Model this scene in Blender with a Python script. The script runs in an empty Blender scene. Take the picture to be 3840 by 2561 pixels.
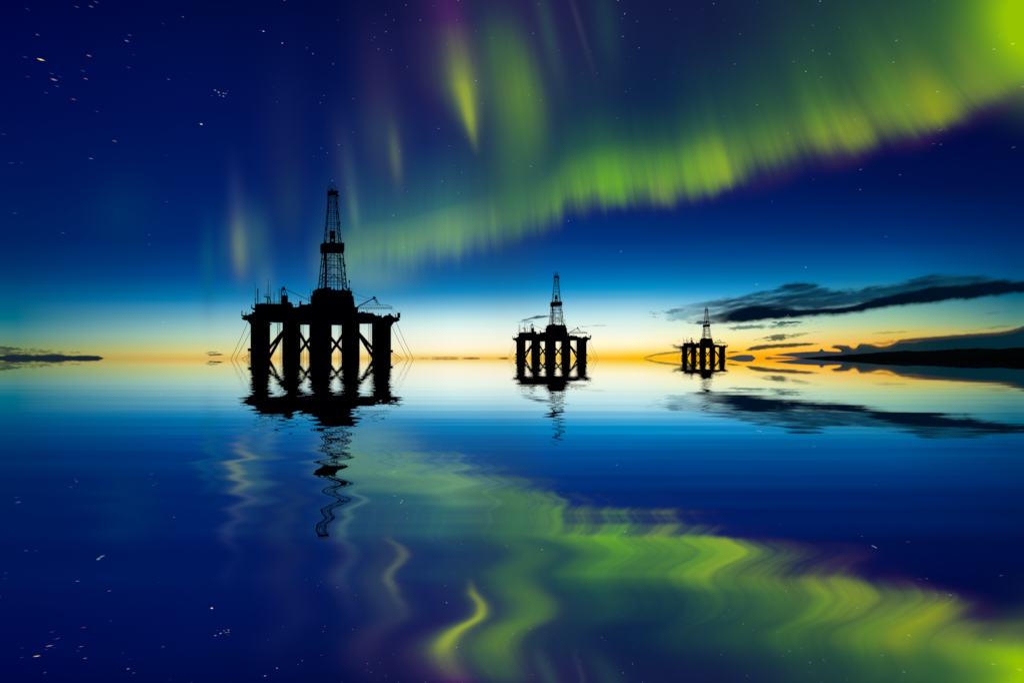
import bpy, bmesh, math, random
from mathutils import Vector, Matrix
random.seed(7)
scene = bpy.context.scene
COL = scene.collection
EYE = 0.5                       # height of the camera above the sea, metres
F = 2560.0                      # focal length measured in photo pixels (24 mm lens)
HX, HY = 1920.0, 1343.7         # horizon point of the photograph

# ------------------------------------------------------------------ node helpers
class S:
    """wraps a node socket so that formulas can be written with operators"""
    nt = None
    def __init__(s, sock): s.s = sock
    def __add__(a, b): return M('ADD', a, b)
    __radd__ = __add__
    def __sub__(a, b): return M('SUBTRACT', a, b)
    def __rsub__(a, b): return M('SUBTRACT', b, a)
    def __mul__(a, b): return M('MULTIPLY', a, b)
    __rmul__ = __mul__
    def __truediv__(a, b): return M('DIVIDE', a, b)
    def __rtruediv__(a, b): return M('DIVIDE', b, a)
def put(inp, v):
    if isinstance(v, S): S.nt.links.new(v.s, inp)
    elif isinstance(v, (tuple, list)) and len(v) == 3 and inp.type == 'RGBA': inp.default_value = (*v, 1)
    else: inp.default_value = v
def N(t): return S.nt.nodes.new(t)
def M(op, *a, clamp=False):
    n = N('ShaderNodeMath'); n.operation = op; n.use_clamp = clamp
    for i, v in enumerate(a): put(n.inputs[i], v)
    return S(n.outputs[0])
def smooth(v, a, b, lo=0.0, hi=1.0, kind='SMOOTHSTEP'):
    n = N('ShaderNodeMapRange'); n.interpolation_type = kind; n.clamp = True
    put(n.inputs[0], v); put(n.inputs[1], a); put(n.inputs[2], b); put(n.inputs[3], lo); put(n.inputs[4], hi)
    return S(n.outputs[0])
def curve(v, pts, auto=True):
    """float curve through pts = [(x, y), ...]"""
    x0, x1 = pts[0][0], pts[-1][0]
    y0 = min(p[1] for p in pts); y1 = max(p[1] for p in pts) + 1e-6
    n = N('ShaderNodeFloatCurve'); c = n.mapping.curves[0]
    q = [((x-x0)/(x1-x0), (y-y0)/(y1-y0)) for x, y in pts]
    while len(c.points) < len(q): c.points.new(0.5, 0.5)
    for p, (x, y) in zip(c.points, q):
        p.location = (x, y); p.handle_type = 'AUTO_CLAMPED' if auto else 'VECTOR'
    n.mapping.update()
    put(n.inputs['Value'], M('MULTIPLY', v - x0, 1.0/(x1-x0), clamp=True))
    return S(n.outputs[0]) * (y1-y0) + y0
def xyz(x, y, z=0.0):
    n = N('ShaderNodeCombineXYZ'); put(n.inputs[0], x); put(n.inputs[1], y); put(n.inputs[2], z); return S(n.outputs[0])
def noise(vec, scale=1.0, detail=2.0, rough=0.5, dist=0.0):
    n = N('ShaderNodeTexNoise'); n.noise_dimensions = '3D'
    put(n.inputs['Vector'], vec); put(n.inputs['Scale'], scale); put(n.inputs['Detail'], detail)
    put(n.inputs['Roughness'], rough); put(n.inputs['Distortion'], dist)
    return S(n.outputs['Fac'])
def lin(c):
    f = lambda u: (u/12.92 if u <= .04045 else ((u+.055)/1.055)**2.4)
    return tuple(f(max(0, v)/255.0) for v in c)
def mix(a, b, f):
    n = N('ShaderNodeMix'); n.data_type = 'RGBA'; n.clamp_factor = True
    put(n.inputs[0], f)
    for i, v in ((6, a), (7, b)):
        if isinstance(v, S): S.nt.links.new(v.s, n.inputs[i])
        else: n.inputs[i].default_value = (*lin(v), 1)
    return S(n.outputs[2])
def ramp(v, stops):
    x0, x1 = stops[0][0], stops[-1][0]
    n = N('ShaderNodeValToRGB'); e = n.color_ramp.elements; n.color_ramp.interpolation = 'LINEAR'
    while len(e) < len(stops): e.new(0.5)
    for k, (x, c) in enumerate(stops):
        e[k].position = (x-x0)/(x1-x0)
    for k, (x, c) in enumerate(stops):
        e[k].color = (*lin(c), 1)
    put(n.inputs[0], (v - x0) * (1.0/(x1-x0)))
    return S(n.outputs[0])

# ------------------------------------------------------------------ sky (world)
world = bpy.data.worlds.new("World"); scene.world = world; world.use_nodes = True
nt = S.nt = world.node_tree; nt.nodes.clear()
tc = N('ShaderNodeTexCoord'); sep = N('ShaderNodeSeparateXYZ'); nt.links.new(tc.outputs['Generated'], sep.inputs[0])
dx, dy, dz = (S(o) for o in sep.outputs)
dyc = M('MAXIMUM', dy, 0.12)
K = 1567.3                                   # chart of the northern sky: X to the east, Q up from the horizon
X = M('MINIMUM', M('MAXIMUM', dx/dyc*K + 1175.5, -900.0), 3300.0)
Q = M('MINIMUM', M('ABSOLUTE', dz)/dyc*K, 2500.0)
Y = 823.0 - Q

R0 = [(0,(130,140,75)),(15,(122,140,80)),(25,(112,143,95)),(38,(95,140,112)),(55,(75,136,134)),(76,(35,122,138)),(90,(0,112,136)),(116,(0,98,134)),(150,(0,80,130)),(185,(0,60,114)),(220,(0,47,106)),(272,(0,34,96)),(400,(0,24,90)),(560,(0,14,82)),(720,(0,9,76)),(823,(0,6,68)),(1300,(0,4,40))]
R1 = [(0,(220,180,88)),(6,(222,188,98)),(15,(216,204,125)),(29,(195,205,146)),(50,(170,205,180)),(72,(140,190,190)),(98,(95,165,186)),(121,(50,142,186)),(133,(0,126,176)),(150,(0,108,165)),(185,(0,75,146)),(220,(0,60,130)),(272,(0,42,114)),(400,(0,28,98)),(560,(0,18,88)),(720,(0,14,78)),(823,(0,10,66)),(1300,(0,4,40))]
R2 = [(0,(242,190,90)),(5,(250,215,125)),(12,(255,236,180)),(22,(254,245,215)),(43,(247,247,230)),(64,(235,246,236)),(85,(205,237,236)),(107,(155,210,228)),(128,(95,178,215)),(145,(45,150,205)),(154,(0,142,200)),(174,(0,118,186)),(195,(0,100,170)),(230,(0,76,150)),(272,(0,55,130)),(350,(0,38,112)),(480,(0,24,92)),(650,(2,14,74)),(823,(2,10,62)),(1300,(0,4,40))]
R3 = [(0,(252,188,0)),(6,(254,200,30)),(12,(255,216,82)),(25,(255,240,175)),(38,(255,248,215)),(58,(240,246,228)),(81,(215,238,230)),(98,(190,228,232)),(119,(145,205,225)),(142,(70,170,212)),(159,(0,148,205)),(185,(0,115,182)),(220,(0,82,156)),(272,(0,52,126)),(350,(0,32,104)),(480,(0,18,84)),(650,(4,14,72)),(823,(8,12,62)),(1300,(0,4,40))]
R4 = [(0,(255,172,0)),(8,(255,180,8)),(18,(255,200,50)),(30,(255,222,110)),(45,(250,236,165)),(60,(238,240,190)),(80,(205,232,205)),(98,(170,215,215)),(125,(110,188,215)),(150,(30,155,208)),(175,(0,125,185)),(200,(0,98,162)),(240,(0,70,140)),(290,(0,46,118)),(350,(0,30,100)),(480,(0,16,80)),(650,(4,14,70)),(823,(8,14,60)),(1300,(0,4,40))]
R5 = [(0,(240,120,10)),(15,(255,160,15)),(32,(242,170,40)),(42,(228,180,62)),(60,(212,200,104)),(80,(170,200,150)),(105,(132,184,162)),(140,(60,150,165)),(180,(0,116,165)),(218,(0,85,150)),(268,(0,52,122)),(318,(0,36,104)),(394,(0,20,82)),(500,(0,12,72)),(650,(4,14,66)),(823,(8,14,58)),(1300,(0,4,40))]
R6 = [(0,(190,95,30)),(32,(190,140,60)),(45,(185,145,65)),(60,(160,160,95)),(80,(100,150,120)),(105,(60,130,135)),(140,(0,100,125)),(180,(0,82,130)),(218,(0,62,120)),(268,(0,44,106)),(318,(0,30,92)),(394,(0,18,76)),(500,(0,10,66)),(650,(2,10,60)),(823,(8,14,50)),(1300,(0,4,40))]
cols = [(37,R0),(428,R1),(1041,R2),(1457,R3),(1680,R4),(2057,R5),(2330,R6)]
c = ramp(Q, R0)
for k in range(1, len(cols)):
    c = mix(c, ramp(Q, cols[k][1]), smooth(X, float(cols[k-1][0]), float(cols[k][0]), kind='LINEAR'))

# faint unevenness of the air
nA = noise(xyz(X*0.004, Y*0.004), 1.0, 2.0)

def over(color, alpha):
    global c
    c = mix(c, color, alpha)
def gauss(cx, cy, sx, sy, tilt=0.0, p=2.0):
    """soft blob; tilt = sideways lean per unit downwards"""
    u = (X - cx - (Y - cy)*tilt) * (1.0/sx); v = (Y - cy) * (1.0/sy)
    return M('EXPONENT', (u*u + v*v) * -0.5)

# --- aurora: main curtain
edge = curve(X, [(400,700),(700,690),(812,668),(906,652),(992,630),(1061,612),(1104,598),(1173,574),(1267,545),(1314,512),(1379,497),(1450,488),(1525,494),(1598,477),(1676,451),(1783,421),(1856,397),(1942,378),(2028,349),(2114,331),(2200,301),(2264,268),(2351,228)])
hgt = edge - Y
lean = curve(X, [(1000,.02),(1400,.14),(1700,.28),(2000,.5),(2200,.62),(2351,.66)])
Sx = X + hgt*lean
ray1 = noise(xyz(Sx*0.034, Y*0.0022, 3.0), 1.0, 4.0, 0.62)
ray2 = noise(xyz(Sx*0.012, Y*0.0012, 9.0), 1.0, 2.0, 0.5)
jag = (ray1 - 0.5)*smooth(X, 1000.0, 1900.0, 44.0, 22.0) + (ray2 - 0.5)*28.0
h = hgt + jag
prof = curve(h, [(-14,0),(0,.05),(22,.24),(48,.58),(78,.92),(105,1),(150,.8),(210,.56),(300,.36),(430,.17),(620,.04),(900,0)])
inten = curve(Sx, [(700,0),(790,.45),(850,.72),(940,.74),(1000,.8),(1035,.9),(1090,.78),(1140,.72),(1185,.88),(1225,.62),(1262,.58),(1300,.68),(1350,.74),(1415,.98),(1470,.82),(1530,.98),(1590,.95),(1655,.98),(1705,.68),(1780,.58),(1860,.56),(1945,.84),(2010,.6),(2060,.7),(2140,1.0),(2190,.8),(2240,.9),(2351,.9)])
raymod = smooth(ray1, 0.25, 0.75, 0.62, 1.2, 'LINEAR') * smooth(ray2, 0.3, 0.7, 0.8, 1.12, 'LINEAR')
topfade = smooth(X, 900.0, 1350.0, 0.15, 1.0, 'LINEAR')
alphaL = prof * inten * raymod
# colour of the curtain at its height, from west (pale teal) to east (yellow green)
cw = ramp(h, [(0,(76,140,165)),(40,(112,170,140)),(80,(118,176,112)),(150,(62,132,112)),(300,(30,70,110)),(500,(20,50,90))])
cm = ramp(h, [(0,(70,80,110)),(30,(100,140,80)),(70,(112,178,45)),(110,(90,160,50)),(170,(50,115,65)),(260,(25,75,75)),(450,(25,50,75))])
ce = ramp(h, [(0,(72,32,96)),(22,(92,64,86)),(50,(116,124,68)),(85,(124,152,50)),(130,(94,140,48)),(200,(68,122,50)),(290,(50,98,56)),(400,(40,76,66)),(560,(34,58,68))])
ca = mix(cw, cm, smooth(X, 1050.0, 1350.0)); ca = mix(ca, ce, smooth(X, 1400.0, 2000.0) )
# broad veil above the curtain
veil = curve(h, [(-5,0),(40,.35),(120,.85),(260,.8),(400,.62),(600,.45),(900,.3)]) * smooth(X, 1000.0, 1330.0, 0.0, 1.0) 
vc = mix((12,50,78), (34,74,62), smooth(X, 1500.0, 1950.0))
vc = mix(vc, (22,24,68), smooth(h, 300.0, 560.0, 0.0, 0.9) * smooth(X, 2100.0, 1500.0))
over(vc, veil * (0.82 + (nA-0.5)*0.5))
over((28,88,120), gauss(930,610,150,50) * 0.4)
over(ca, M('MINIMUM', alphaL, 0.97))
over((3,20,74), gauss(1475,190,80,120,.15) * 0.6)
over((22,20,70), gauss(1640,70,120,90,0) * 0.45)
fq = (hgt - 12.0) * (1.0/17.0)
over((66,36,84), 0.5 * M('EXPONENT', fq*fq*-0.5) * curve(X, [(1500,0),(1700,.2),(1790,.45),(1850,.2),(1960,.62),(2030,.3),(2110,.66),(2180,.3),(2290,.6),(2351,.5)]))
# hot spots in the curtain
for cx, cy, sx, sy, t, col, a in ((1418,450,20,34,.15,(98,178,30),.6),(1655,400,26,40,.3,(150,182,40),.75),(1520,455,16,30,.2,(150,178,60),.4),
        (2140,235,34,52,.35,(158,172,10),.85),(1970,312,32,34,.35,(140,166,40),.6),(1185,482,26,48,.05,(52,128,92),.5),(1035,545,26,32,.1,(110,160,110),.4),
        (2236,165,30,60,.3,(140,148,58),.5),(1600,410,44,34,.2,(118,170,45),.45),(2060,250,40,60,.35,(100,140,48),.45),(2285,150,36,50,.3,(136,150,58),.6),(2130,140,90,80,.2,(58,100,56),.45)):
    over(col, gauss(cx, cy, sx, sy, t) * a * smooth(h, 2.0, 55.0) * smooth(ray1, 0.25, 0.7, 0.75, 1.1))
# corner blaze
over((60,130,30), M('MINIMUM', gauss(2351,40,100,120,.1)*1.15, .9) * smooth(h, 0.0, 90.0))
over((150,196,0), M('MINIMUM', gauss(2368,55,66,80,.1)*1.5, 1.0))
# --- aurora: rays standing in the middle of the sky
fine = smooth(noise(xyz((X - Y*0.12)*0.05, Y*0.002, 21.0), 1.0, 3.0, 0.6), 0.25, 0.75, 0.75, 1.15, 'LINEAR')
over((46,42,90), gauss(1170,60,150,150,.1) * 0.62)
over((36,62,84), gauss(1130,330,60,190,.12) * 0.62 * fine)
over((72,24,100), gauss(1034,40,26,80,.18) * 0.85 * fine)
over((58,30,96), gauss(1000,150,40,110,.1) * 0.35)
over((92,96,86), gauss(1062,150,26,60,.2) * 0.5 * fine)
over((94,134,54), gauss(1188,218,35,74,.15) * 0.9 * fine)
over((62,106,66), gauss(1156,125,30,48,.15) * 0.55 * fine)
over((70,118,66), gauss(1198,300,32,70,-.05) * 0.6 * fine)
over((50,98,78), gauss(1190,400,34,70,0) * 0.5 * fine)
yc = curve(Y, [(50,0),(120,.14),(175,.48),(222,.92),(255,.95),(285,.7),(308,.35),(335,.1),(360,0)])
wd = curve(Y, [(60,26),(180,17),(235,11.5),(280,8),(340,6)])
sx_ = (X - (1045.0 + (Y - 100.0)*0.195)) / wd
rag = smooth(noise(xyz((X - Y*0.19)*0.09, Y*0.006, 71.0), 1.0, 3.0, 0.6), 0.3, 0.7, 0.78, 1.08, 'LINEAR')
over((70,96,84), M('EXPONENT', sx_*sx_*-0.06) * yc * 0.6 * rag)
over((110,140,66), M('EXPONENT', sx_*sx_*-0.18) * yc * 0.6 * rag)
over((162,182,52), M('EXPONENT', sx_*sx_*-0.6) * yc * 0.8 * rag)
for cx, cy, sx, sy, t, col, a in ((1262,90,14,80,.22,(52,82,86),.5),(1330,60,5,70,.3,(60,66,96),.35),(1392,60,20,70,.15,(34,66,78),.5),
        (880,250,34,110,.14,(52,44,92),.5),(880,330,34,60,.1,(46,72,96),.55),(908,360,9,40,.1,(92,110,100),.6),
        (790,380,18,70,.12,(42,50,100),.5),(814,490,7,34,.12,(78,132,128),.7),(806,430,12,60,.12,(50,84,114),.5),
        (545,480,13,60,.08,(46,66,124),.4),(551,570,11,36,.05,(132,150,112),.75),(590,560,22,50,0,(46,104,122),.55),(553,560,24,50,0,(60,110,126),.45),
        (478,620,12,60,0,(10,96,128),.5),(512,580,8,40,0,(10,90,128),.4),(665,470,24,60,0,(30,70,104),.5),(655,340,40,120,0,(22,34,92),.5),
        (285,500,50,60,0,(0,52,104),.5),(610,650,14,30,0,(70,130,150),.4),(850,640,60,26,0,(106,165,158),.5)):
    over(col, gauss(cx, cy, sx, sy, t) * a)

# --- clouds low in the sky
w1 = noise(xyz(X*0.016, Y*0.075, 1.0), 1.0, 5.0, 0.58, 0.3)
w2 = noise(xyz(X*0.045, Y*0.13, 5.0), 1.0, 4.0, 0.6)
w3 = noise(xyz(X*0.013, (Y + X*0.14)*0.075, 7.0), 1.0, 4.0, 0.55, 0.35)
w4 = noise(xyz(X*0.11, (Y + X*0.1)*0.42, 8.0), 1.0, 4.0, 0.6)
def band(top, bot, color, alpha=1.0, soft=3.0, jag=4.0, softb=None):
    x0, x1 = top[0][0], top[-1][0]
    t = curve(X, top); b = curve(X, bot)
    j = (w2 - 0.5)*jag*2.0 + (w4 - 0.5)*jag*1.6
    a = smooth(Y - t + j, -soft*0.5, soft) * smooth(b - Y + j, -(softb or soft)*0.5, softb or soft)
    a = a * smooth(X, x0 - 4.0, x0 + 4.0)
    if x1 < 2300: a = a * smooth(X, x1 + 4.0, x1 - 4.0)
    over(color, a * alpha)
def puff(cx, cy, sx, sy, color, alpha, tilt=0.0, thr=0.45):
    v = Y - cy - (X - cx)*tilt
    u = (X - cx)*(1.0/sx); v = v*(1.0/sy)
    g = M('EXPONENT', (u*u + v*v) * -0.5) + (w1 - 0.5)*1.7 + (w2 - 0.5)*2.2 + (w4 - 0.5)*1.2
    over(color, smooth(g, thr, thr + 0.5) * alpha * M('EXPONENT', (u*u + v*v)*-0.12))
# upper ragged veil of the long cloud
tB = curve(X, [(1505,716),(1526,709),(1619,687),(1694,677),(1769,664),(1844,646),(1893,656),(1938,664),(2000,655),(2069,645),(2182,625),(2238,629),(2351,644)])
bB = curve(X, [(1505,722),(1526,724),(1600,742),(1700,740),(1850,715),(2000,695),(2200,665),(2351,655)])
aB = smooth(Y - tB + (w2-0.5)*16.0 + (w3-0.5)*22.0, -3.0, 12.0) * smooth(bB - Y + (w2-0.5)*10.0, -4.0, 6.0) * smooth(X, 1500.0, 1700.0) 
over(mix((8,66,92), (3,36,60), smooth(w3, 0.38, 0.68)), aB * smooth(w3 + smooth(X,1650.0,2050.0,0.0,0.22), 0.28, 0.60, 0.22, 0.96))
# dark underside
tA = curve(X, [(1600,738),(1634,727),(1690,716),(1754,707),(1800,709),(1844,710),(1957,701),(2032,682),(2144,663),(2219,656),(2351,647)])
bA = curve(X, [(1600,741),(1634,744),(1690,743),(1754,737),(1844,731),(1957,721),(2032,709),(2144,697),(2219,689),(2351,673)])
fr = noise(xyz(X*0.03, Y*0.03, 2.0), 1.0, 5.0, 0.62)
aA = smooth(Y - tA + 3.0 + (w3-0.5)*20.0, -4.0, 7.0) * smooth(bA - Y + (fr-0.5)*14.0 + (w2-0.5)*6.0, -4.5, 8.0) * smooth(X, 1600.0, 1680.0)
over((0,19,38), aA)
puff(1612,741,22,4,(22,52,68),.9,-.05); puff(1505,718,14,3,(40,96,116),.85,.05); puff(1550,714,26,5,(40,100,125),.7,-.1)
puff(1560,728,40,10,(90,160,180),.5,-.1)
puff(1710,753,60,4,(44,84,92),.8,-.06); puff(1815,741,42,4,(22,58,68),.95,-.02); puff(1790,749,60,5,(96,140,128),.6,-.05)
puff(1790,775,34,6,(74,84,62),.95,-.05); puff(1835,768,40,3,(120,130,80),.6,-.1); puff(1550,733,14,2,(130,175,180),.6,-.1)
band([(1712,804),(1732,794),(1779,790),(1844,787.5),(1882,789)],[(1712,806),(1732,805),(1779,800),(1820,798),(1863,793),(1882,791)],(54,50,44),.95,3,3)
puff(1690,807.5,18,2.2,(90,62,30),.95,-.08)
band([(1476,821),(1507,811.5),(1526,809),(1559,804.5),(1575,800)],[(1476,824),(1507,817),(1526,814.5),(1559,811),(1575,808)],(86,66,40),.8,3.5,2.6)
puff(1572,801,20,7,(74,66,58),.95,.15,.35)
band([(1777,814),(1810,810.5),(1844,808),(1880,806),(1886,801),(1893,806),(1925,807),(1960,806)],[(1777,815.5),(1800,818),(1830,821),(1880,824),(1925,826),(1960,830)],(50,60,70),1,1.6,1.0)
band([(1662,822.6),(1676,819.4),(1688,817.6),(1694,816),(1706,815),(1722,814.6),(1729,817.5),(1736,822.6)],[(1662,826),(1736,826)],(62,68,76),1,1.2,2.0)
band([(1755,822.5),(1765,819.5),(1775,821),(1900,819)],[(1755,826),(1900,826)],(70,62,62),.8,.8,.4)
# bank over the headland
tI = curve(X, [(1905,797),(1921,793),(1944,793),(1961,800),(1977,789),(2006,792),(2023,795),(2052,788),(2070,780),(2091,777.6),(2158,772),(2235,766),(2303,761),(2351,749)])
bI = curve(X, [(1905,799),(1925,802),(1934,812),(1940,830),(2351,830)])
ci = mix((32,54,58), (2,42,55), smooth(X, 1950.0, 2200.0))
aI = smooth(Y - tI + (w2-0.5)*6.0, -3.0, 3.0) * smooth(bI - Y, -1.5, 1.5) * smooth(X, 1903.0, 1915.0)
over(mix((74,62,52), ci, smooth(Y - tI, 0.0, 12.0)), aI)
puff(2060,786,70,4,(110,84,50),.55,-.06); puff(2050,763,46,2.4,(150,132,70),.5,-.06); puff(2290,752,50,3,(110,110,70),.5,-.12); puff(2290,718,40,2.5,(60,105,110),.4,-.12)
# clouds low in the west and over the middle of the sea
band([(-60,818),(0,816.5),(14,814.6),(47,812.6),(82,815),(131,813),(164,816.5),(200,815.5),(242,823)],[(-60,828),(240,828)],(22,38,50),1,2.6,3.0)
band([(-60,806),(0,809),(40,811),(100,812),(150,816)],[(-60,815),(0,816),(100,817),(150,818)],(40,54,58),.75,4,5)
puff(18,800,36,5.5,(52,64,60),.9,.05); puff(105,808.5,42,4,(74,82,62),.75); puff(172,809.5,16,3,(84,88,66),.75); puff(0,810,50,6,(60,70,62),.7)
puff(500,814.5,15,2.0,(62,64,44),1.0,-.02,.36); puff(490,809,10,1.8,(130,128,84),.8,0,.36)
band([(1196,736),(1207,732.5),(1225,727.5),(1243,724.2),(1264,724.5),(1272,726)],[(1196,738),(1207,736.5),(1225,733),(1243,731),(1264,728),(1272,727)],(24,66,86),.95,3,3)
puff(1215,739,26,2.6,(120,175,190),.7,-.05); puff(1379,748,20,1.4,(150,185,180),.8,0,.4); puff(1338,750,12,1.3,(165,195,185),.8,0,.4)
puff(1012,821,46,1.2,(150,110,60),.9,0,.36); puff(1082,822,18,1.2,(130,84,40),.9,0,.36); puff(1160,822,8,1.4,(120,80,30),.9,0,.3)

# the sky behind the viewer: plain night blue
el = M('ABSOLUTE', dz)
night = ramp(el, [(0,(0,10,34)),(.3,(0,8,40)),(1,(0,6,46))])
c = mix(night, c, smooth(dy, 0.12, 0.45))
bg = N('ShaderNodeBackground'); put(bg.inputs['Color'], c); bg.inputs['Strength'].default_value = 1.0
out = N('ShaderNodeOutputWorld'); nt.links.new(bg.outputs[0], out.inputs[0])
world.cycles.sampling_method = 'MANUAL'; world.cycles.sample_map_resolution = 512

# ------------------------------------------------------------------ materials
def material(name, base, rough=.55, metal=0.0, var=.35, scale=2.0):
    m = bpy.data.materials.new(name); m.use_nodes = True
    S.nt = m.node_tree; b = S.nt.nodes['Principled BSDF']
    g = N('ShaderNodeNewGeometry')
    n = noise(S(g.outputs['Position']), scale, 4.0, .6)
    mm = N('ShaderNodeMix'); mm.data_type = 'RGBA'
    put(mm.inputs[0], smooth(n, .35, .65))
    mm.inputs[6].default_value = (*[v*(1-var) for v in base], 1); mm.inputs[7].default_value = (*base, 1)
    S.nt.links.new(mm.outputs[2], b.inputs['Base Color'])
    b.inputs['Roughness'].default_value = rough; b.inputs['Metallic'].default_value = metal
    b.inputs['Specular IOR Level'].default_value = .2
    return m
HULL = material('hull_paint', (.022,.021,.022), .7, 0, .4, .4)
STEEL = material('lattice_steel', (.020,.020,.021), .6, 0, .4, 1.5)
CHAIN = material('mooring_steel', (.018,.016,.015), .7, 0, .4, 3.0)

# sea: mirror-smooth long swell with sideways-leaning ripples
wm = bpy.data.materials.new('calm_sea'); wm.use_nodes = True
S.nt = wm.node_tree; S.nt.nodes.clear()
g = N('ShaderNodeNewGeometry'); sp = N('ShaderNodeSeparateXYZ'); S.nt.links.new(g.outputs['Position'], sp.inputs[0])
wx, wy = S(sp.outputs[0]), S(sp.outputs[1])
rr = M('SQRT', wx*wx + wy*wy)
a1 = noise(xyz(wx*0.50, wy*3.7, 2.3), 1.0, 1.0, .45) - 0.5
a0 = noise(xyz(wx*0.35, wy*0.5, 40.0), 1.0, 1.0, .5) - 0.5
a2 = noise(xyz(wx*1.3, wy*7.0, 4.0), 1.0, 1.0, .5) - 0.5
sn = M('SINE', wy*17.5 + a0*9.0)
slope_x = (a1*0.20 + a2*0.06 + sn*0.024) * smooth(rr, 1.0, 3.2, 0.55, 1.05)
calm = 1.0 / (rr + 0.8)                                 # ripples die out towards the open water
b1 = noise(xyz(wx*0.10, wy*2.3, 11.0), 1.0, 2.0, .5) - 0.5
b2 = noise(xyz(wx*0.06, wy*0.35, 17.0), 1.0, 3.0, .6) - 0.5
b3 = noise(xyz(wx*0.22, wy*6.5, 31.0), 1.0, 1.0, .5) - 0.5
b4 = noise(xyz(wx*0.13, wy*2.6, 53.0), 1.0, 1.0, .4) - 0.5
slope_y = (b1*0.080 + b3*0.050 + b2*0.07)*calm*smooth(calm, 0.0, 0.06) + b4*calm*calm*calm*0.5
nrm = N('ShaderNodeVectorMath'); nrm.operation = 'NORMALIZE'
put(nrm.inputs[0], xyz((slope_x*wy + slope_y*wx)/rr, (slope_y*wy - slope_x*wx)/rr, 1.0))
gl = N('ShaderNodeBsdfAnisotropic'); gl.inputs['Roughness'].default_value = 0.0
gl.inputs['Color'].default_value = (.96,.97,.98,1)
S.nt.links.new(nrm.outputs[0], gl.inputs['Normal'])
o_ = N('ShaderNodeOutputMaterial'); S.nt.links.new(gl.outputs[0], o_.inputs[0])

def link(o, parent=None):
    COL.objects.link(o)
    if parent: o.parent = parent
    return o
me = bpy.data.meshes.new('sea'); bm = bmesh.new()
W = 90000
v = [bm.verts.new(p) for p in ((-W,-3000,0),(W,-3000,0),(W,W,0),(-W,W,0))]; bm.faces.new(v)
bm.to_mesh(me); bm.free(); sea = link(bpy.data.objects.new('water', me)); me.materials.append(wm)
sea['kind'] = 'structure'

# ------------------------------------------------------------------ mesh helpers
def obj(name, bm, mat, parent=None):
    me = bpy.data.meshes.new(name)
    bmesh.ops.recalc_face_normals(bm, faces=bm.faces)
    bm.to_mesh(me); bm.free(); me.materials.append(mat)
    return link(bpy.data.objects.new(name, me), parent)
def tube(bm, p, q, r, n=6, r2=None):
    p, q = Vector(p), Vector(q); d = (q-p)
    if d.length < 1e-6: return
    a = d.orthogonal().normalized(); b = d.normalized().cross(a)
    r2 = r if r2 is None else r2
    A = [bm.verts.new(p + (a*math.cos(t)+b*math.sin(t))*r) for t in [2*math.pi*k/n for k in range(n)]]
    B = [bm.verts.new(q + (a*math.cos(t)+b*math.sin(t))*r2) for t in [2*math.pi*k/n for k in range(n)]]
    for k in range(n): bm.faces.new((A[k], A[(k+1)%n], B[(k+1)%n], B[k]))
    bm.faces.new(A[::-1]); bm.faces.new(B)
def path(bm, pts, r, n=6):
    for p, q in zip(pts, pts[1:]): tube(bm, p, q, r, n)
def prism(bm, prof, d0, d1):
    """profile in (X, Z) pulled through the depth d0..d1"""
    A = [bm.verts.new((x, d0, z)) for x, z in prof]; B = [bm.verts.new((x, d1, z)) for x, z in prof]
    n = len(prof)
    for k in range(n): bm.faces.new((A[k], A[(k+1)%n], B[(k+1)%n], B[k]))
    bm.faces.new(A[::-1]); bm.faces.new(B)
def slab(bm, plan, z0, z1):
    A = [bm.verts.new((x, y, z0)) for x, y in plan]; B = [bm.verts.new((x, y, z1)) for x, y in plan]
    n = len(plan)
    for k in range(n): bm.faces.new((A[k], A[(k+1)%n], B[(k+1)%n], B[k]))
    bm.faces.new(A[::-1]); bm.faces.new(B)
def box(bm, x0, x1, y0, y1, z0, z1):
    prism(bm, [(x0,z0),(x1,z0),(x1,z1),(x0,z1)], y0, y1)

# rig measured on the photograph: image point + depth in the rig -> metres in the rig's own frame
D1 = 410.0; PXC = 1201.9
U0 = (PXC-HX)/F; AZ = math.atan(U0)
OL = D1*math.hypot(1, U0)
def loc(px, py, d=0.0):
    u, vv = (px-HX)/F, (HY-py)/F
    t = (OL + d)/(u*math.sin(AZ) + math.cos(AZ))
    return (t*(u*math.cos(AZ) - math.sin(AZ)), EYE + t*vv)
def z1(x, y, d=0): return loc(850+x/3.1347, 980+y/3.1347, d)
def z2(x, y, d=0): return loc(1100+x/3.484, 660+y/3.484, d)
def z3(x, y, d=0): return loc(860+x/6.187, 1040+y/6.187, d)
def z4(x, y, d=0): return loc(1180+x/6.187, 1060+y/6.187, d)
def z5(x, y, d=0): return loc(860+x/6.187, 1200+y/6.187, d)
def z6(x, y, d=0): return loc(1180+x/6.187, 1200+y/6.187, d)
def P(f, x, y, d):
    X_, Z_ = f(x, y, d); return Vector((X_, d, Z_))
def prof(f, pts, d): return [f(x, y, d) for x, y in pts]

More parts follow.
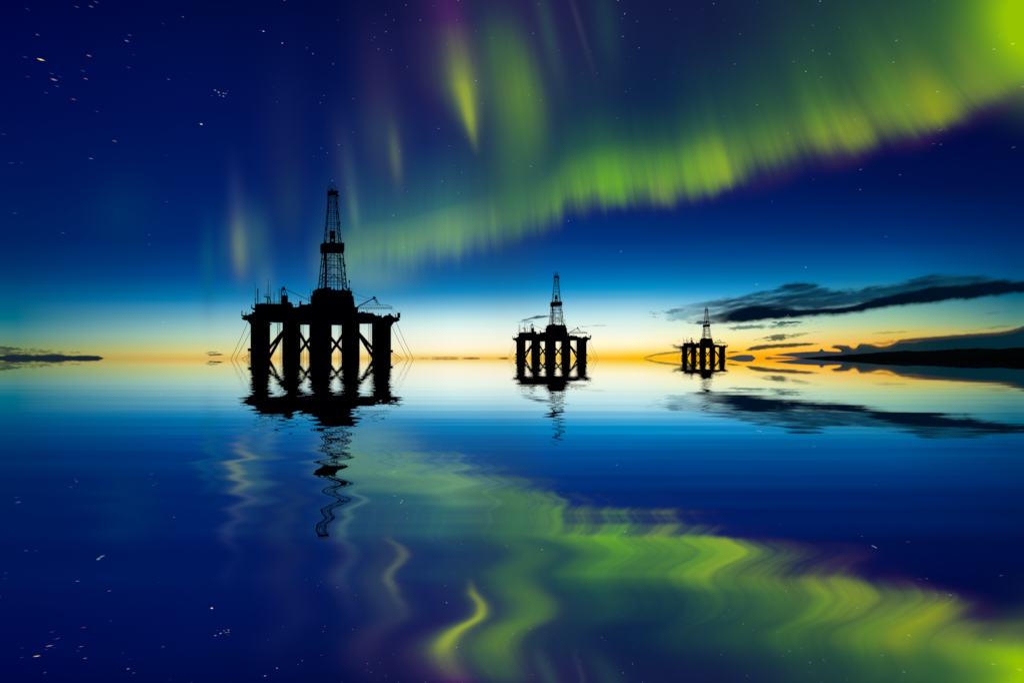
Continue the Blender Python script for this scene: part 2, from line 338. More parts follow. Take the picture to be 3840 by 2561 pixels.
def ladder(f, xa, xb, y0, y1, d, parent, step=33, r=.07, name='ladder', mat=STEEL, zmin=None):
    bm = bmesh.new()
    for x in (xa, xb):
        a, b = P(f, x, y0, d), P(f, x, y1, d); b.x = a.x
        if zmin is not None: b.z = zmin
        tube(bm, a, b, r*1.8, 5)
    A, B = P(f, xa, y0, d), P(f, xb, y0, d); zb = P(f, xa, y1, d).z
    st = abs(P(f, xa, y0+step, d).z - A.z); z = A.z - st*.6
    while z > zb:
        tube(bm, (A.x, d, z), (B.x, d, z), r*1.35, 4); z -= st
    return obj(name, bm, mat, parent)
def rod(name, f, x, y0, y1, d, w, parent, mat=STEEL, y2=None, w2=None):
    """upright post from picture row y0 (foot) to y1 (tip)"""
    bm = bmesh.new(); a, b = P(f, x, y0, d), P(f, x, y1, d); b.x = a.x
    tube(bm, a, b, w, 8)
    if y2 is not None: tube(bm, b, (a.x, d, P(f, x, y2, d).z), w2, 6)
    return obj(name, bm, mat, parent)

def make_rig():
    root = link(bpy.data.objects.new('oil_rig', None)); root.empty_display_size = 10
    # --- five columns standing in the sea
    for f, xl, xr, d, ytop in ((z1,280,512,-6,700),(z1,655,870,13,700),(z1,970,1237,-17,700),(z1,1350,1565,13,700),(z1,1705,1933,-6,700)):
        bm = bmesh.new(); xa = f(xl, 900, d)[0]; xb, zt = f(xr, ytop, d)
        cx, r = (xa+xb)/2, (xb-xa)/2
        tube(bm, (cx, d, -5), (cx, d, zt), r, 32)
        obj('column', bm, HULL, root)
    # --- braces
    for f, x0, y0, d0, x1, y1, dd1, r in ((z5,1269,241,13,908,678,-6,.92),(z5,1269,262,11,908,905,-6,.92),
            (z5,1620,281,12,1897,761,-12,.9),(z5,1898,397,-12,1610,772,12,.9),
            (z6,350,380,-12,675,770,12,.9),(z6,675,309,12,350,797,-12,.9),
            (z6,1000,276,13,1375,703,-6,.92),(z6,1000,292,11,1375,898,-6,.92)):
        bm = bmesh.new(); tube(bm, P(f,x0,y0,d0), P(f,x1,y1,dd1), r, 14); obj('brace', bm, HULL, root)
    # --- platform deck
    bm = bmesh.new()
    xl, xr = z1(280,700,-6)[0], z1(1933,700,-6)[0]; cx = z1(1103,700,0)[0]
    zb = z1(1100,730,17)[1]; zt = z1(1100,640,-20)[1]
    plan = [(xl,-12),(cx-14,-22),(cx+14,-22),(xr,-12),(xr,4),(cx+27,17),(cx-27,17),(xl,4)]
    slab(bm, plan, zb, zt)
    obj('deck_hull', bm, HULL, root)
    bm = bmesh.new()
    for xa, xb, yy in ((760,1460,755),):
        a = z1(xa,yy,14)[0]; b, z = z1(xb,yy,14)
        box(bm, a, b, 9, 14, z, zb-.003)
    obj('deck_girder', bm, HULL, root)
    for f, pts, d in ((z1,[(511,728),(530,728),(511,748)],-3),):
        bm = bmesh.new(); prism(bm, prof(f, pts, d), d, d+4); obj('gusset', bm, HULL, root)
    # flared brackets under both ends
    for f, pts in ((z3,[(405,985),(490,1105),(560,1105),(560,880),(330,895),(330,960)]),(z4,[(1775,1020),(1700,1020),(1700,860),(1930,812),(1930,850),(1870,905),(1850,908)])):
        bm = bmesh.new(); prism(bm, prof(f, pts, -8), -8, -1); obj('end_bracket', bm, HULL, root)
    for f, pts in ((z3,[(270,878),(470,874),(470,893),(270,891)]),(z4,[(1830,797),(1997,800),(1997,809),(1830,811)])):
        bm = bmesh.new(); prism(bm, prof(f, pts, -12), -12, 2); obj('end_platform', bm, HULL, root)
    for f, pts in ((z3,[(287,932),(345,920),(420,920),(420,986),(322,986),(300,977),(287,966)]),(z4,[(1868,835),(1968,835),(1975,850),(1973,880),(1945,893),(1890,906),(1860,908)])):
        bm = bmesh.new(); prism(bm, prof(f, pts, -11), -11, -3); obj('mooring_sponson', bm, HULL, root)
    # --- houses on deck
    H = lambda name, f, pts, d0, d1: (lambda bm: (prism(bm, prof(f, pts, d0), d0, d1), obj(name, bm, HULL, root))[1])(bmesh.new())
    h1 = H('accommodation_house', z3, [(590,610),(1212,610),(1212,905),(448,905),(448,848),(525,848),(525,800),(590,800)], -15, 10)
    H('machinery_house', z3, [(1212.5,572),(1430,572),(1447,590),(1447,905),(1212.5,905)], -14, 8)
    H('pump_house', z3, [(1447.5,690),(1600,690),(1600,667),(1620,667),(1620,650),(1675,628),(1815,628),(1815,608),(1888,608),(1888,905),(1447.5,905)], -13, 8)
    H('drill_floor_house', z1, [(990,402),(1008,402),(1008,351),(1025,346),(1042,332),(1060,330),(1066,318),(1130,318),(1145,302),(1222,302),(1234,330),(1250,330),(1252,320),(1272,320),(1276,335),(1348,335),(1354,318),(1382,318),(1392,337),(1428,337),(1428,309),(1448,309),(1448,346),(1475,350),(1475,405),(1492,405),(1495,440),(1512,560),(1512,640),(990,640)], -17, 6)
    H('mud_tank_house', z4, [(940,690),(1010,690),(1350,702),(1415,760),(1560,760),(1560,905),(940,905)], -14, 8)
    H('winch_house', z4, [(1585,795),(1620,795),(1620,775),(1645,752),(1790,752),(1835,797),(1860,797),(1860,905),(1540,905),(1540,853),(1585,853)], -10, 3)
    for f, x0, x1, y0, y1, d0, d1 in ((z4,1080,1168,670,700,-12,-6),(z4,1725,1765,712,753,-8,-4),(z4,1932,1983,697,799,-9,-5),(z3,1622,1672,548,660,-10,-7)):
        bm = bmesh.new(); a, zt_ = f(x0,y0,d0); b, zb_ = f(x1,y1,d0); box(bm, a, b, d0, d1, zb_, zt_)
        o = obj('deck_locker', bm, HULL, root)
    for f, x, y0, y1, d, w in ((z4,1205+9,700,628,-10,.24),(z4,1042,690,660,-10,.26),(z4,1348,702,678,-10,.15),(z4,1477,760,705,-10,.17),(z4,1540,760,705,-10,.15),(z4,1876,797,733,-8,.26),(z3,293,880,772,-8,.28),(z3,383,878,808,-8,.24),(z3,520,710,640,-6,.28)):
        rod('bollard_post', f, x, y0, y1, d, w, root)
    H('side_gallery', z3, [(497,708),(592,706),(592,745),(535,741),(530,722),(497,719)], -8, 2)
    # --- aerials and masts
    for f, x, y0, y1, d, w, y2, w2 in ((z3,601,612,475,-8,.24,140,.11),(z3,713,612,455,-8,.08,None,None),(z3,905,400,160,-4,.13,38,.09),(z3,882,400,205,-6,.07,None,None),(z3,960,612,400,-8,.13,180,.1),
            (z3,1043,612,320,-4,.11,None,None),(z3,1031,612,365,-6,.09,None,None),(z3,407,878,790,-6,.07,None,None),(z3,1883,610,268,-8,.11,None,None),(z3,1837,610,430,-10,.1,None,None),
            (z3,1625,560,520,-8,.05,None,None),(z3,1672,560,495,-8,.05,None,None),(z4,1937,700,665,-7,.05,None,None),(z4,1985,800,640,-7,.06,None,None),(z4,1267,702,610,-8,.05,None,None),
            (z3,2012,290,180,-8,.05,None,None),(z3,2050,270,160,-8,.06,None,None),(z3,1957,310,262,-8,.05,None,None)):
        rod('aerial_mast', f, x, y0, y1, d, w, root, STEEL, y2, w2)
    bm = bmesh.new()                                       # mast carrying a column of lamps
    a, b = P(z3,664,612,-6), P(z3,664,256,-6); b.x = a.x; tube(bm, a, b, .26, 8)
    lm = obj('lamp_mast', bm, STEEL, root)
    for k in range(8):
        bm = bmesh.new(); p = P(z3, 644, 280+k*42, -6); q = P(z3, 664, 290+k*42, -6); tube(bm, p, q, .28, 7, .14)
        obj('mast_lamp', bm, STEEL, lm)
    bm = bmesh.new(); tube(bm, P(z3,1810,487,-9), P(z3,1890,487,-9), .12, 6); obj('aerial_crossarm', bm, STEEL, root)
    # radar platform
    bm = bmesh.new(); a, b = P(z3,893,612,-5), P(z3,893,455,-5); b.x = a.x; tube(bm, a, b, .42, 10)
    tube(bm, P(z3,925,455,-5), P(z3,958,612,-5), .26, 8)
    rp = obj('radar_tower', bm, STEEL, root)
    bm = bmesh.new(); pp = prof(z3, [(800,446),(938,446),(938,460),(915,466),(875,464),(845,456),(800,452)], -7); prism(bm, pp, -7, -3); obj('tower_platform', bm, STEEL, rp)
    bm = bmesh.new()
    for x in range(802, 936, 22):
        for d in (-7, -3): tube(bm, P(z3,x,450,d), P(z3,x,392,d), .07, 4)
    for y in (392, 410, 430):
        c4 = [P(z3,802,y,-7), P(z3,932,y,-7), P(z3,932,y,-3), P(z3,802,y,-3)]
        path(bm, c4 + c4[:1], .06, 4)
    obj('railing', bm, STEEL, rp)
    # sloping rail on the accommodation roof
    bm = bmesh.new()
    for y0, y1 in ((600,545),(606,566),(610,588)): tube(bm, P(z3,720,y0,-14), P(z3,1212,y1,-14), .075, 4)
    for k in range(13):
        x = 740 + k*38; y = 600 - 55*(x-720)/492
        tube(bm, P(z3,x,612,-14), P(z3,x,y,-14), .06, 4)
    obj('railing', bm, STEEL, root)
    bm = bmesh.new(); tube(bm, P(z3,1440,630,-12), P(z3,1625,630,-12), .14, 5)
    for x, r in ((1543,.2),(1480,.06),(1590,.06)): tube(bm, P(z3,x,692,-12), P(z3,x,630,-12), r, 6)
    obj('railing', bm, STEEL, root)
    ladder(z3, 1152, 1206, 262, 612, -10, root, 42, .1)
    bm = bmesh.new()                                       # small gallery by the drill floor
    for x in (1452,1462,1470,1478,1488): tube(bm, P(z1,x,347,-12), P(z1,x,318,-12), .05, 4)
    for y in (318, 345): tube(bm, P(z1,1450,y,-12), P(z1,1490,y,-12), .08, 4)
    obj('railing', bm, STEEL, root)
    # --- western crane: pedestal, A-frame, boom laid inboard
    bm = bmesh.new(); a, zt_ = z3(1213,415,-8); b, zb_ = z3(1351,578,-8); box(bm, a, b, -8, -2.5, zb_, zt_); cr = obj('pedestal_crane', bm, HULL, root)
    bm = bmesh.new()
    for x0, x1, r in ((1221,1221,.17),(1243,1285,.25),(1285,1338,.27)):
        for d in (-7, -4): tube(bm, P(z3,x0,285,-5.5), P(z3,x1,418,d), r, 7)
    a, zt_ = z3(1220,216,-6.5); b, zb_ = z3(1288,292,-6.5); box(bm, a, b, -6.5, -4, zb_, zt_)
    obj('crane_frame', bm, STEEL, cr)
    bm = bmesh.new(); tube(bm, P(z3,1275,262,-5.3), P(z3,1890,552,-5.3), .17, 8); obj('crane_boom', bm, STEEL, cr)
    # --- eastern crane: pedestal, mast, lattice jib lying level
    bm = bmesh.new(); a, zt_ = z4(943,585,-10); b, zb_ = z4(1010,695,-10); box(bm, a, b, -10, -6, zb_, zt_); ce_ = obj('pedestal_crane', bm, HULL, root)
    bm = bmesh.new(); a, zt_ = z4(925,560,-9.5); b, zb_ = z4(1010,600,-9.5); box(bm, a, b, -9.5, -6.5, zb_, zt_)
    obj('crane_cab', bm, HULL, ce_)
    bm = bmesh.new(); tube(bm, P(z4,960,585,-8), P(z4,1385,360,-8), .29, 8)
    tube(bm, P(z4,1050,495,-8.5), P(z4,1345,388,-8.5), .09, 5); tube(bm, P(z4,1060,500,-7.5), P(z4,1455,464,-7.5), .08, 5)
    tube(bm, P(z4,1050,495,-8), P(z4,1060,530,-8), .12, 5)
    for a0, a1, b0, b1 in ((1345,345,1400,330),(1350,372,1420,352),(1365,318,1400,395),(1395,330,1372,392)):
        tube(bm, P(z4,a0,a1,-8.4), P(z4,b0,b1,-7.6), .3, 6)
    obj('crane_mast', bm, STEEL, ce_)
    bm = bmesh.new()
    T = lambda x: (520 if 1040 <= x <= 1700 else (520 + (1040-x)*.6 if x < 1040 else 520+(x-1700)*.5))
    for d in (-9.2, -6.8):
        tube(bm, P(z4,1000,602,d), P(z4,1802,602,d), .17, 6); tube(bm, P(z4,1000,575,d), P(z4,1822,575,d), .1, 5)
        path(bm, [P(z4,x,T(x),d) for x in (1000,1040,1700,1805)], .11, 5)
        x = 1010; up = True
        while x < 1790:
            x2 = min(x+30, 1800); ya, yb = (602, T(x2)) if up else (T(x), 602)
            tube(bm, P(z4,x,ya,d), P(z4,x2,yb,d), .085, 4); x = x2; up = not up
        for x in range(1020, 1800, 34): tube(bm, P(z4,x,602,d), P(z4,x,575,d), .06, 4)
    for x in range(1020, 1800, 60):
        tube(bm, P(z4,x,602,-9.2), P(z4,x,602,-6.8), .08, 4); tube(bm, P(z4,x,T(x),-9.2), P(z4,x,T(x),-6.8), .08, 4)
    obj('crane_jib', bm, STEEL, ce_)
    bm = bmesh.new()
    for x0,y0,x1,y1,r in ((1382,380,1418,490,.1),(1398,385,1462,520,.12),(1415,360,1440,470,.14),(1420,375,1490,490,.16),(1490,490,1530,522,.18),(1430,470,1480,500,.09),(1405,400,1460,430,.06),(1412,430,1462,460,.06),(1440,440,1465,520,.07)):
        tube(bm, P(z4,x0,y0,-8.2), P(z4,x1,y1,-7.8), r, 5)
    obj('crane_stays', bm, STEEL, ce_)
    def sag(f, a, b, s, d, name='cable', r=.085, parent=root, n=10, mat=CHAIN):
        bm = bmesh.new(); pts = []
        for k in range(n+1):
            t = k/n; x = a[0]+(b[0]-a[0])*t; y = a[1]+(b[1]-a[1])*t + s*4*t*(1-t)
            pts.append(P(f, x, y, d if not isinstance(d, tuple) else d[0]+(d[1]-d[0])*t))
        path(bm, pts, r, 5); return obj(name, bm, mat, parent)
    sag(z4, (865,215), (1335,372), 28, -8, parent=root); sag(z4, (902,365), (1300,400), 28, -8, parent=root)
    sag(z4, (1802,612), (1932,702), 0, -8, parent=root, r=.07); sag(z4, (1768,610), (1868,755), 0, -8, parent=root, r=.07)
    # --- derrick
    dr = -6.0
    wt = [(1490,186),(980,130),(870,112),(600,84),(400,62),(215,59)]
    def hw(y):
        for (ya, wa), (yb, wb) in zip(wt, wt[1:]):
            if yb <= y <= ya: return wa + (wb-wa)*(ya-y)/(ya-yb)
        return wt[-1][1] if y < 215 else wt[0][1]
    base = P(z2, 511, 1490, dr)
    mpp = (P(z2,611,1490,dr)-P(z2,511,1490,dr)).x/100.0
    def corner(k, y):
        w = hw(y)*.883*mpp; th = math.radians(7.3)
        sxn, syn = ((-1,-1),(1,-1),(1,1),(-1,1))[k]
        x = sxn*w*math.cos(th) - syn*w*math.sin(th); yy = sxn*w*math.sin(th) + syn*w*math.cos(th)
        z = P(z2, 511, y, dr).z
        return Vector((base.x + x, dr + yy, z))
    bm = bmesh.new(); lv = [1490,980,870,600,400,215]
    for k in range(4):
        path(bm, [corner(k, y) for y in lv[:3]], .36, 6); path(bm, [corner(k, y) for y in lv[2:]], .27, 6)
    for y in (255,297,345,410,470,548,625,705,770,862,990,1020,1092,1182,1305,1353,1405):
        pts = [corner(k, y) for k in range(4)]
        path(bm, pts + pts[:1], .14 if y < 900 else .19, 5)
                                         # diagonals, V pattern on every face
    lv2 = [1480,1305,1182,1020,980]
    for ya, yb in ((1480,1305),(1305,1182),(1182,1020),(862,705),(705,548),(548,410),(410,297),(297,225)):
        for k in range(3):
            a, b = corner(k, ya), corner((k+1)%4, ya); m_ = (corner(k, yb)+corner((k+1)%4, yb))/2
            if ya > 862:
                if k == 0: tube(bm, a, m_, .19, 5); tube(bm, b, m_, .19, 5)
                elif k == 2: pass
                else: tube(bm, a, corner((k+1)%4, yb), .17, 5)
            elif k % 2 == 0:
                tube(bm, a, corner(k, (ya+yb)/2)*.5 + m_*.5, .11, 4); tube(bm, b, corner((k+1)%4, (ya+yb)/2)*.5 + m_*.5, .11, 4)
            elif k == 1: tube(bm, a, corner(2, yb), .11, 4)
    dk = obj('derrick', bm, STEEL, root)
    bm = bmesh.new()                                       # guide rails up the middle
    for x, r in ((491,.21),(532,.21)):
        tube(bm, P(z2,x,1470,dr), P(z2,x,222,dr), r, 6)
    for y in list(range(250, 720, 26)) + list(range(990, 1180, 24)):
        tube(bm, P(z2,491,y,dr), P(z2,532,y,dr), .06, 4)
    for y0 in (240, 330, 470): tube(bm, P(z2,491,y0,dr), P(z2,532,y0+50,dr), .07, 4); tube(bm, P(z2,532,y0,dr), P(z2,491,y0+50,dr), .07, 4)
    obj('guide_rails', bm, STEEL, dk)
    bm = bmesh.new()                                       # racked pipe and standpipes
    for x, r, y0, y1 in ((425,.68,1480,975),(581,.3,1490,975),(464,.15,1460,980),(412,.16,1470,980),(655,.12,1480,1310),(604,.12,1480,985)):
        tube(bm, P(z2,x,y0,dr-1), P(z2,x,y1,dr-1), r, 8)
    obj('racked_pipe', bm, STEEL, dk)
    ladder(z2, 376, 402, 1310, 1470, dr, dk, 16, .07); ladder(z2, 446, 476, 1090, 1300, dr+2, dk, 16, .06)
    ladder(z2, 594, 604, 262, 870, dr-1, dk, 20, .03); ladder(z2, 676, 686, 1170, 1470, dr-1, dk, 20, .03)
    bm = bmesh.new()                                       # racking board
    pts = [(352,893),(400,872),(668,874),(668,968),(656,976),(352,980)]
    prism(bm, prof(z2, pts, dr-5.5), dr-5.5, dr+5.5); obj('racking_board', bm, HULL, dk)
    bm = bmesh.new()                                       # travelling block
    prism(bm, prof(z2, [(474,722),(546,718),(548,740),(540,770),(552,800),(548,820),(476,820),(470,790),(480,765),(472,740)], dr-1.2), dr-1.2, dr+1.2)
    for x0, x1 in ((474,497),(524,548)):
        a, zt_ = z2(x0,818,dr-1); b, zb_ = z2(x1,876,dr-1); box(bm, a, b, dr-1, dr+1, zb_, zt_)
    a, zt_ = z2(490,855,dr-.9); b, zb_ = z2(530,876,dr-.9); box(bm, a, b, dr-.9, dr+.9, zb_, zt_)
    obj('travelling_block', bm, HULL, dk)
    bm = bmesh.new()                                       # crown platform and gin pole frame
    prism(bm, prof(z2, [(443,200),(470,192),(590,196),(590,204),(572,212),(568,228),(455,228),(450,212)], dr-2.8), dr-2.8, dr+2.8)
    cb = obj('crown_platform', bm, HULL, dk)
    bm = bmesh.new()
    for d in (dr-1.2, dr+1.2):
        path(bm, [P(z2,472,200,d), P(z2,474,132,d), P(z2,516,82,d), P(z2,554,132,d), P(z2,556,200,d)], .12, 5)
        path(bm, [P(z2,488,200,d), P(z2,490,145,d), P(z2,516,105,d), P(z2,540,145,d), P(z2,541,200,d)], .08, 5)
        tube(bm, P(z2,474,134,d), P(z2,554,134,d), .08, 4); tube(bm, P(z2,472,160,d), P(z2,556,160,d), .06, 4)
    tube(bm, P(z2,506,204,dr), P(z2,506,160,dr), .55, 10, .3)
    obj('gin_frame', bm, STEEL, cb)
    bm = bmesh.new(); tube(bm, P(z2,456,204,dr), P(z2,456,95,dr), .09, 5); tube(bm, P(z2,446,204,dr), P(z2,446,150,dr), .05, 5)
    for y in (160, 178):
        pts = [P(z2,446,y,dr-2.6), P(z2,592,y,dr-2.6), P(z2,592,y,dr+2.6), P(z2,446,y,dr+2.6)]; path(bm, pts + pts[:1], .045, 4)
    for x in range(446, 596, 24):
        for d in (dr-2.6, dr+2.6): tube(bm, P(z2,x,204,d), P(z2,x,158,d), .045, 4)
    obj('railing', bm, STEEL, cb)
    for x, y, r in ((583,258,.55),(607,617,.55),(673,1168,.55)):
        bm = bmesh.new(); p = P(z2,x,y,dr-1); tube(bm, p-Vector((0,.35,0)), p+Vector((0,.35,0)), r, 12)
        tube(bm, P(z2,x-20,y-12,dr-1), P(z2,x,y-12,dr-1), .08, 5)
        obj('flood_lamp', bm, STEEL, dk)
    bm = bmesh.new(); tube(bm, P(z2,733,1470,-10), P(z2,733,1395,-10), .14, 6)
    bmesh.ops.create_uvsphere(bm, u_segments=12, v_segments=8, radius=.5, matrix=Matrix.Translation(P(z2,733,1380,-10)) @ Matrix.Diagonal((1,1,1.9,1)))
    obj('beacon', bm, STEEL, root)
    # --- ladders between the columns and the landing stages
    ladder(z5, 1118, 1173, 40, 380, 2, root, 30, .1)
    ladder(z5, 1176, 1224, 380, 885, 4, root, 30, .06, zmin=-1)
    ladder(z5, 1683, 1726, 110, 885, 6, root, 30, .06, zmin=-1); ladder(z5, 1797, 1846, 620, 885, 6, root, 30, .06, zmin=-1)
    ladder(z6, 562, 604, 110, 885, 6, root, 30, .06, zmin=-1); ladder(z6, 1250, 1298, 80, 885, 0, root, 30, .06, zmin=-1)
    for x in (1665,): rod('standpipe', z5, x, 885, 110, 6, .05, root)
    rod('standpipe', z6, 619, 885, 110, 6, .05, root)
    for f, x0, x1, y0, y1 in ((z5,433,495,655,725),(z6,1768,1812,692,758)):
        bm = bmesh.new(); a, zt_ = f(x0,y0,-6); b, zb_ = f(x1,y1,-6); box(bm, a, b, -8, -4, zb_, zt_); obj('landing_stage', bm, HULL, root)
    ladder(z5, 438, 482, 725, 885, -7, root, 22, .06, zmin=-1)
    # --- anchor lines
    for f, a, b, s in ((z5,(432,40),(37,903),40),(z5,(492,250),(142,903),14),(z5,(480,780),(300,897),2),(z5,(492,815),(390,897),1),
                       (z6,(1888,40),(2288,903),40),(z6,(1790,135),(2175,903),34),(z6,(1808,750),(2024,897),2),(z6,(1768,768),(1926,897),1)):
        bm = bmesh.new(); pts = []; n = 14
        for k in range(n+1):
            t = k/n; x = a[0]+(b[0]-a[0])*t; y = a[1]+(b[1]-a[1])*t + s*4*t*(1-t)*.8
            pts.append(P(f, x, y, -7 - 3*t))
        path(bm, pts, .12, 5); obj('anchor_line', bm, CHAIN, root)
    return root

rig = make_rig()
def copy_tree(o, parent=None):
    n = o.copy(); COL.objects.link(n); n.parent = parent
    for ch in list(o.children): copy_tree(ch, n)
    return n
def place(o, px, dist, label):
    u = (px-HX)/F
    o.location = (u*dist, dist, 0); o.rotation_euler = (0, 0, -math.atan(u))
    o['label'] = label; o['category'] = 'oil rig'; o['group'] = 'oil rigs standing in line on the calm sea'
rig2, rig3 = copy_tree(rig), copy_tree(rig)
place(rig, PXC, D1, 'largest and nearest black drilling rig silhouetted on the sea, lattice derrick over five columns')
place(rig2, 2063.5, 830.0, 'middle-sized black drilling rig in front of the bright pale glow, between the other two rigs')
place(rig3, 2635.0, 1378.0, 'smallest and farthest black drilling rig, standing under the long dark cloud against orange sky')

rig2.scale = (1.055, 1.055, 1); rig3.scale = (1.045, 1.045, 1)          # the sister rigs are a little broader
# ------------------------------------------------------------------ headland on the right
from mathutils import noise as mn
def headland():
    hm = bpy.data.materials.new('dark_moorland'); hm.use_nodes = True
    S.nt = hm.node_tree; b = S.nt.nodes['Principled BSDF']
    g_ = N('ShaderNodeNewGeometry'); s_ = N('ShaderNodeSeparateXYZ'); S.nt.links.new(g_.outputs['Position'], s_.inputs[0])
    n = noise(xyz(S(s_.outputs[0])*0.004, S(s_.outputs[1])*0.004, S(s_.outputs[2])*0.05), 1.0, 5.0, .6)
    hb = mix((4,4,5), (8,7,8), smooth(n, .4, .6)); hb = mix(hb, (44,50,66), smooth(n, .60, .70) * 0.5)
    S.nt.links.new(hb.s, b.inputs['Base Color']); b.inputs['Roughness'].default_value = .95; b.inputs['Specular IOR Level'].default_value = .05
    # crest seen from the shore: (photo x, rise above the horizon in photo px)
    crest = [(2985,0.5),(3040,4),(3100,9),(3200,14),(3260,19),(3330,23),(3400,27),(3470,28),(3540,30),(3620,31),(3700,33),(3840,36),(4100,40),(4600,42),(5400,38)]
    def cr(px):
        if px <= crest[0][0]: return 0
        for (a, ha), (b_, hb_) in zip(crest, crest[1:]):
            if a <= px <= b_: return ha + (hb_-ha)*(px-a)/(b_-a)
        return crest[-1][1]
    bm = bmesh.new(); rows = []
    nu, nd = 420, 26
    for i in range(nu+1):
        px = 2960 + (5400-2960)*(i/nu)**1.25; u = (px-HX)/F
        k = min(1, max(0, (px-2985)/900)); k = k*k*(3-2*k)
        d_shore = 6200 - 3000*k; col_ = []
        for j in range(nd+1):
            t = j/nd; dist = d_shore + t*2300
            hz = cr(px)/F*(d_shore+1100)
            sh = math.sin(min(1, t/.48)*math.pi/2)**.8 if t < .48 else max(0, math.cos((t-.48)/.52*math.pi/2))
            x_ = u*dist
            nz = mn.fractal(Vector((x_*.0022, dist*.0022, 1.0)), .9, 2.1, 5)
            nz2 = mn.fractal(Vector((x_*.012, dist*.012, 4.0)), .9, 2.1, 4)
            z = hz*sh*(1+.26*nz) + 3.2*nz2*min(1, hz/12)*min(1, t*8)
            if j == 0 or j == nd or hz == 0: z = -3
            col_.append(bm.verts.new((x_, dist, z)))
        rows.append(col_)
    for A, B in zip(rows, rows[1:]):
        for j in range(nd): bm.faces.new((A[j], B[j], B[j+1], A[j+1]))
    o = obj('hills', bm, hm); o['kind'] = 'structure'
    for p in o.data.polygons: p.use_smooth = True
headland()

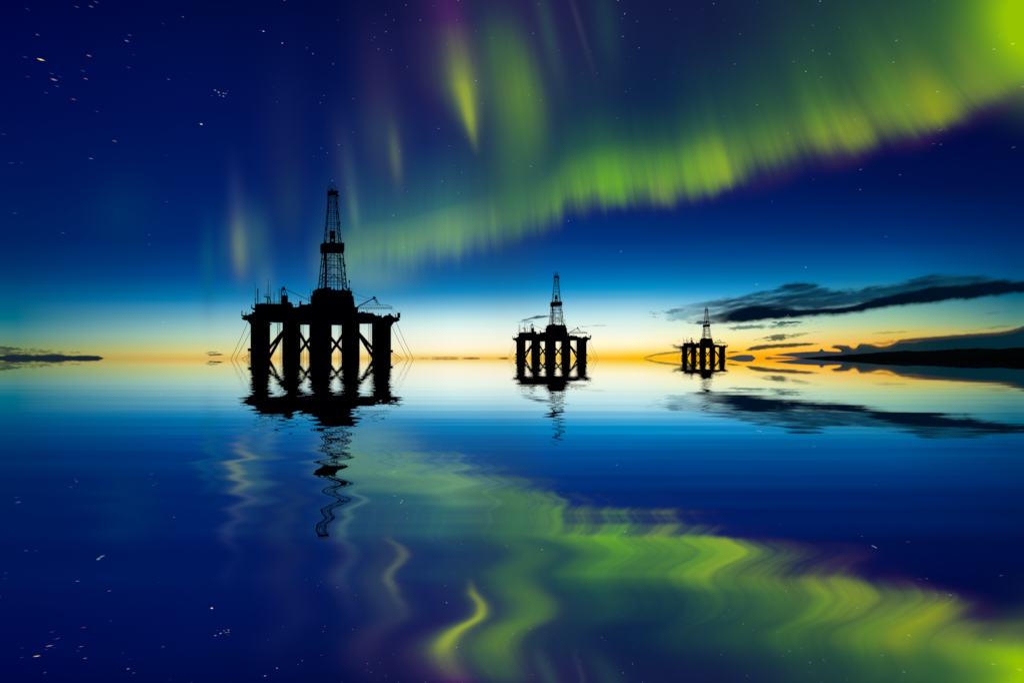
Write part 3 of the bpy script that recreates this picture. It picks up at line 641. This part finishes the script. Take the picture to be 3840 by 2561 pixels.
# ------------------------------------------------------------------ stars
def stars():
    m = bpy.data.materials.new('starlight'); m.use_nodes = True; S.nt = m.node_tree; S.nt.nodes.clear()
    at = N('ShaderNodeAttribute'); at.attribute_name = 'glow'
    e = N('ShaderNodeEmission'); S.nt.links.new(at.outputs['Color'], e.inputs[0]); e.inputs[1].default_value = 1.0
    oo = N('ShaderNodeOutputMaterial'); ad = N('ShaderNodeAddShader'); tr = N('ShaderNodeBsdfTransparent'); S.nt.links.new(e.outputs[0], ad.inputs[0]); S.nt.links.new(tr.outputs[0], ad.inputs[1]); S.nt.links.new(ad.outputs[0], oo.inputs[0])
    bm = bmesh.new(); lay = bm.loops.layers.float_color.new('glow'); DS = 70000.0
    def star(x, y, length, width, color, power, ang=None):
        """x, y on the sky chart; a trail if length > width"""
        u, v_ = (x-1175.5)/K, (823-y)/K
        p = Vector((u, 1, v_)).normalized(); right = p.cross(Vector((0,0,1))).normalized(); up = right.cross(p)
        ang = math.radians(ang if ang is not None else 0)
        a = (right*math.cos(ang) + up*math.sin(ang))*(length/2/K*DS); b = (up*math.cos(ang) - right*math.sin(ang))*(width/2/K*DS)
        d = p*(width/2/K*DS); o = p*DS
        vs = [bm.verts.new(o+q) for q in (a, b, -a, -b, d, -d)]
        cc = [w*power for w in lin(color)]
        for k in range(4):
            for e_ in (4, 5):
                f = bm.faces.new((vs[k], vs[(k+1)%4], vs[e_]))
                for l in f.loops: l[lay] = (*cc, 1)
    B_, Wh, O_, Ye = (90,160,220), (215,225,255), (255,190,160), (255,235,110)
    for x, y, L, w, col, pw in ((94,138,14,3.4,Ye,2.5),(204,129,10,2.4,O_,1.0),(124,184,13,3.6,(255,190,190),1.0),(291,95,9,2.8,(130,190,255),1.2),(298,82,8,2.2,(150,160,210),.6),
            (221,6,10,2.2,B_,.9),(197,182,9,2.2,O_,.7),(191,164,9,2.0,B_,.5),(169,229,9,2.2,(255,130,100),.9),(209,365,9,2.2,(140,210,235),.9),(387,183,7,2,O_,.5),(462,286,6.5,3,(255,245,150),2.5),
            (494,208,5,2.6,(170,230,255),1.2),(502,213,4.5,2.6,Wh,1.6),(513,215,4,2.2,Wh,.9),(518,216,4,2.2,Wh,.8),(504,220,4,2.2,Wh,.7),(513,222,4.5,2.4,Wh,1.2),(487,221,3.5,1.6,Wh,.3),(523,210,3,1.6,Wh,.3),
            (605,73,4,2.8,Wh,2.2),(648,100,3.4,2.6,Wh,1.8),(653,1,4,2.8,Wh,1.2),(420,40,6,1.8,O_,.5),(375,56,7,1.8,B_,.3),(106,214,9,1.8,(150,140,170),.5),(131,199,9,2,B_,.6),(119,170,9,2,B_,.5),
            (64,177,9,1.8,B_,.4),(58,132,10,2,B_,.5),(34,490,10,2,B_,.5),(26,375,10,1.8,B_,.5),(49,375,7,1.6,B_,.3),(383,464,6,2,(150,150,190),.5),(342,540,7,2,B_,.5),(342,562,7,2,B_,.5),(374,740,9,1.8,(180,190,200),.8),
            (137,177,9,1.6,B_,.35),(295,156,8,1.6,B_,.5),(308,127,7,1.4,B_,.3),(63,22,10,1.8,B_,.35),(589,665,7,1.6,(120,180,220),.4),
            (1850,165,3.6,2.6,Wh,1.4),(2058,94,6,2.2,Wh,.8),(2051,144,5,2.2,Wh,.9),(2152,212,6,2.4,(255,210,110),1.2),(2282,114,7,2.4,O_,1.0),(2325,102,8,2.2,(255,230,150),1.0),(2348,200,8,2.2,(255,110,80),1.2),
            (1976,390,5,2,Wh,.7),(1975,436,4,2,Wh,.7),(1850,614,4,2.4,Wh,1.3),(1737,653,3.6,2.6,Wh,1.3),(2327,339,8,2,B_,.9),(2143,331,10,1.8,(150,130,170),.6),(2034,544,7,2,B_,.6),(1809,724,3,2,Wh,1.0),
            (1426,578,3,2.6,Wh,1.1),(1305,508,3,2.6,Wh,1.0),(1219,383,3.2,2.8,Wh,1.2),(1093,186,3,2.8,Wh,1.6),(1015,417,2.8,2.6,Wh,.9),(903,495,3,2.8,Wh,1.2),(927,569,2.8,2.6,Wh,1.0),(1007,296,2.8,2.6,Wh,1.0),
            (886,74,3.2,3,(110,130,255),1.8),(869,114,2.8,2.6,O_,.9),(860,87,2.6,2.4,Wh,.7),(899,116,2.4,2.2,Wh,.6),(1434,33,3,2.8,Wh,1.4),(1430,85,2.6,2.4,Wh,1.1),(1224,78,2.6,2.4,Wh,.9),(1237,11,2.4,2.2,Wh,.8),
            (778,333,2.8,2.6,Wh,.9),(765,148,2.6,2.4,O_,.7),(932,13,2.6,2.4,Wh,.8),(811,305,2.2,2,Wh,.6),(1052,2,2.6,2.4,Wh,.9),(1883,4,3.4,2.4,Wh,1.3),(1419,2,3,2.6,Wh,1.2),(1866,117,3,2.4,Ye,1.0),(1822,142,2.6,2.4,Wh,.8),(1885,178,2.8,2,Wh,.8),(1638,10,2.6,2.4,Wh,.8)):
        ang = 0 if L < 4.2 else (-6 if x < 1200 and y < 300 else (4 if x < 1200 else 3))
        star(x, y, L*.85, w*.62, col, pw*.21, ang)
    for k in range(260):
        x = random.uniform(-500, 2900); y = random.uniform(-350, 560)
        if random.random() < .45: x = random.uniform(700, 2000); y = random.uniform(-100, 480)
        if y > 420 and random.random() < .6: continue
        pw = random.choice((.04,.06,.09,.12,.18)) * (.45 if x < 600 else 1)
        L = 2.0
        if x < 420: L = random.uniform(6, 9)
        elif x > 2000: L = random.uniform(3, 6)
        star(x, y, L, random.uniform(1.5, 2.0), random.choice((Wh, Wh, B_, (255,215,190), (200,200,230))), pw, -6 if x < 420 else 3)
    o = obj('stars', bm, m); o['kind'] = 'stuff'; o['label'] = 'scattered stars and short star trails in the deep blue night sky'; o['category'] = 'stars'
stars()

# ------------------------------------------------------------------ camera and render
cam = bpy.data.cameras.new('camera'); cam.lens = 24; cam.sensor_width = 36; cam.clip_start = .05; cam.clip_end = 250000
cam.shift_y = (HY - 1280.5)/3840.0
co = bpy.data.objects.new('camera', cam); COL.objects.link(co); co.location = (0,0,EYE); co.rotation_euler = (math.radians(90), 0, 0)
scene.camera = co
vs = scene.view_settings; vs.view_transform = 'Standard'; vs.look = 'None'; vs.exposure = 0; vs.gamma = 1; vs.use_curve_mapping = False
scene.cycles.max_bounces = 6; scene.cycles.use_denoising = False
scene.cycles.pixel_filter_type = 'BLACKMAN_HARRIS'; scene.cycles.filter_width = 1.5
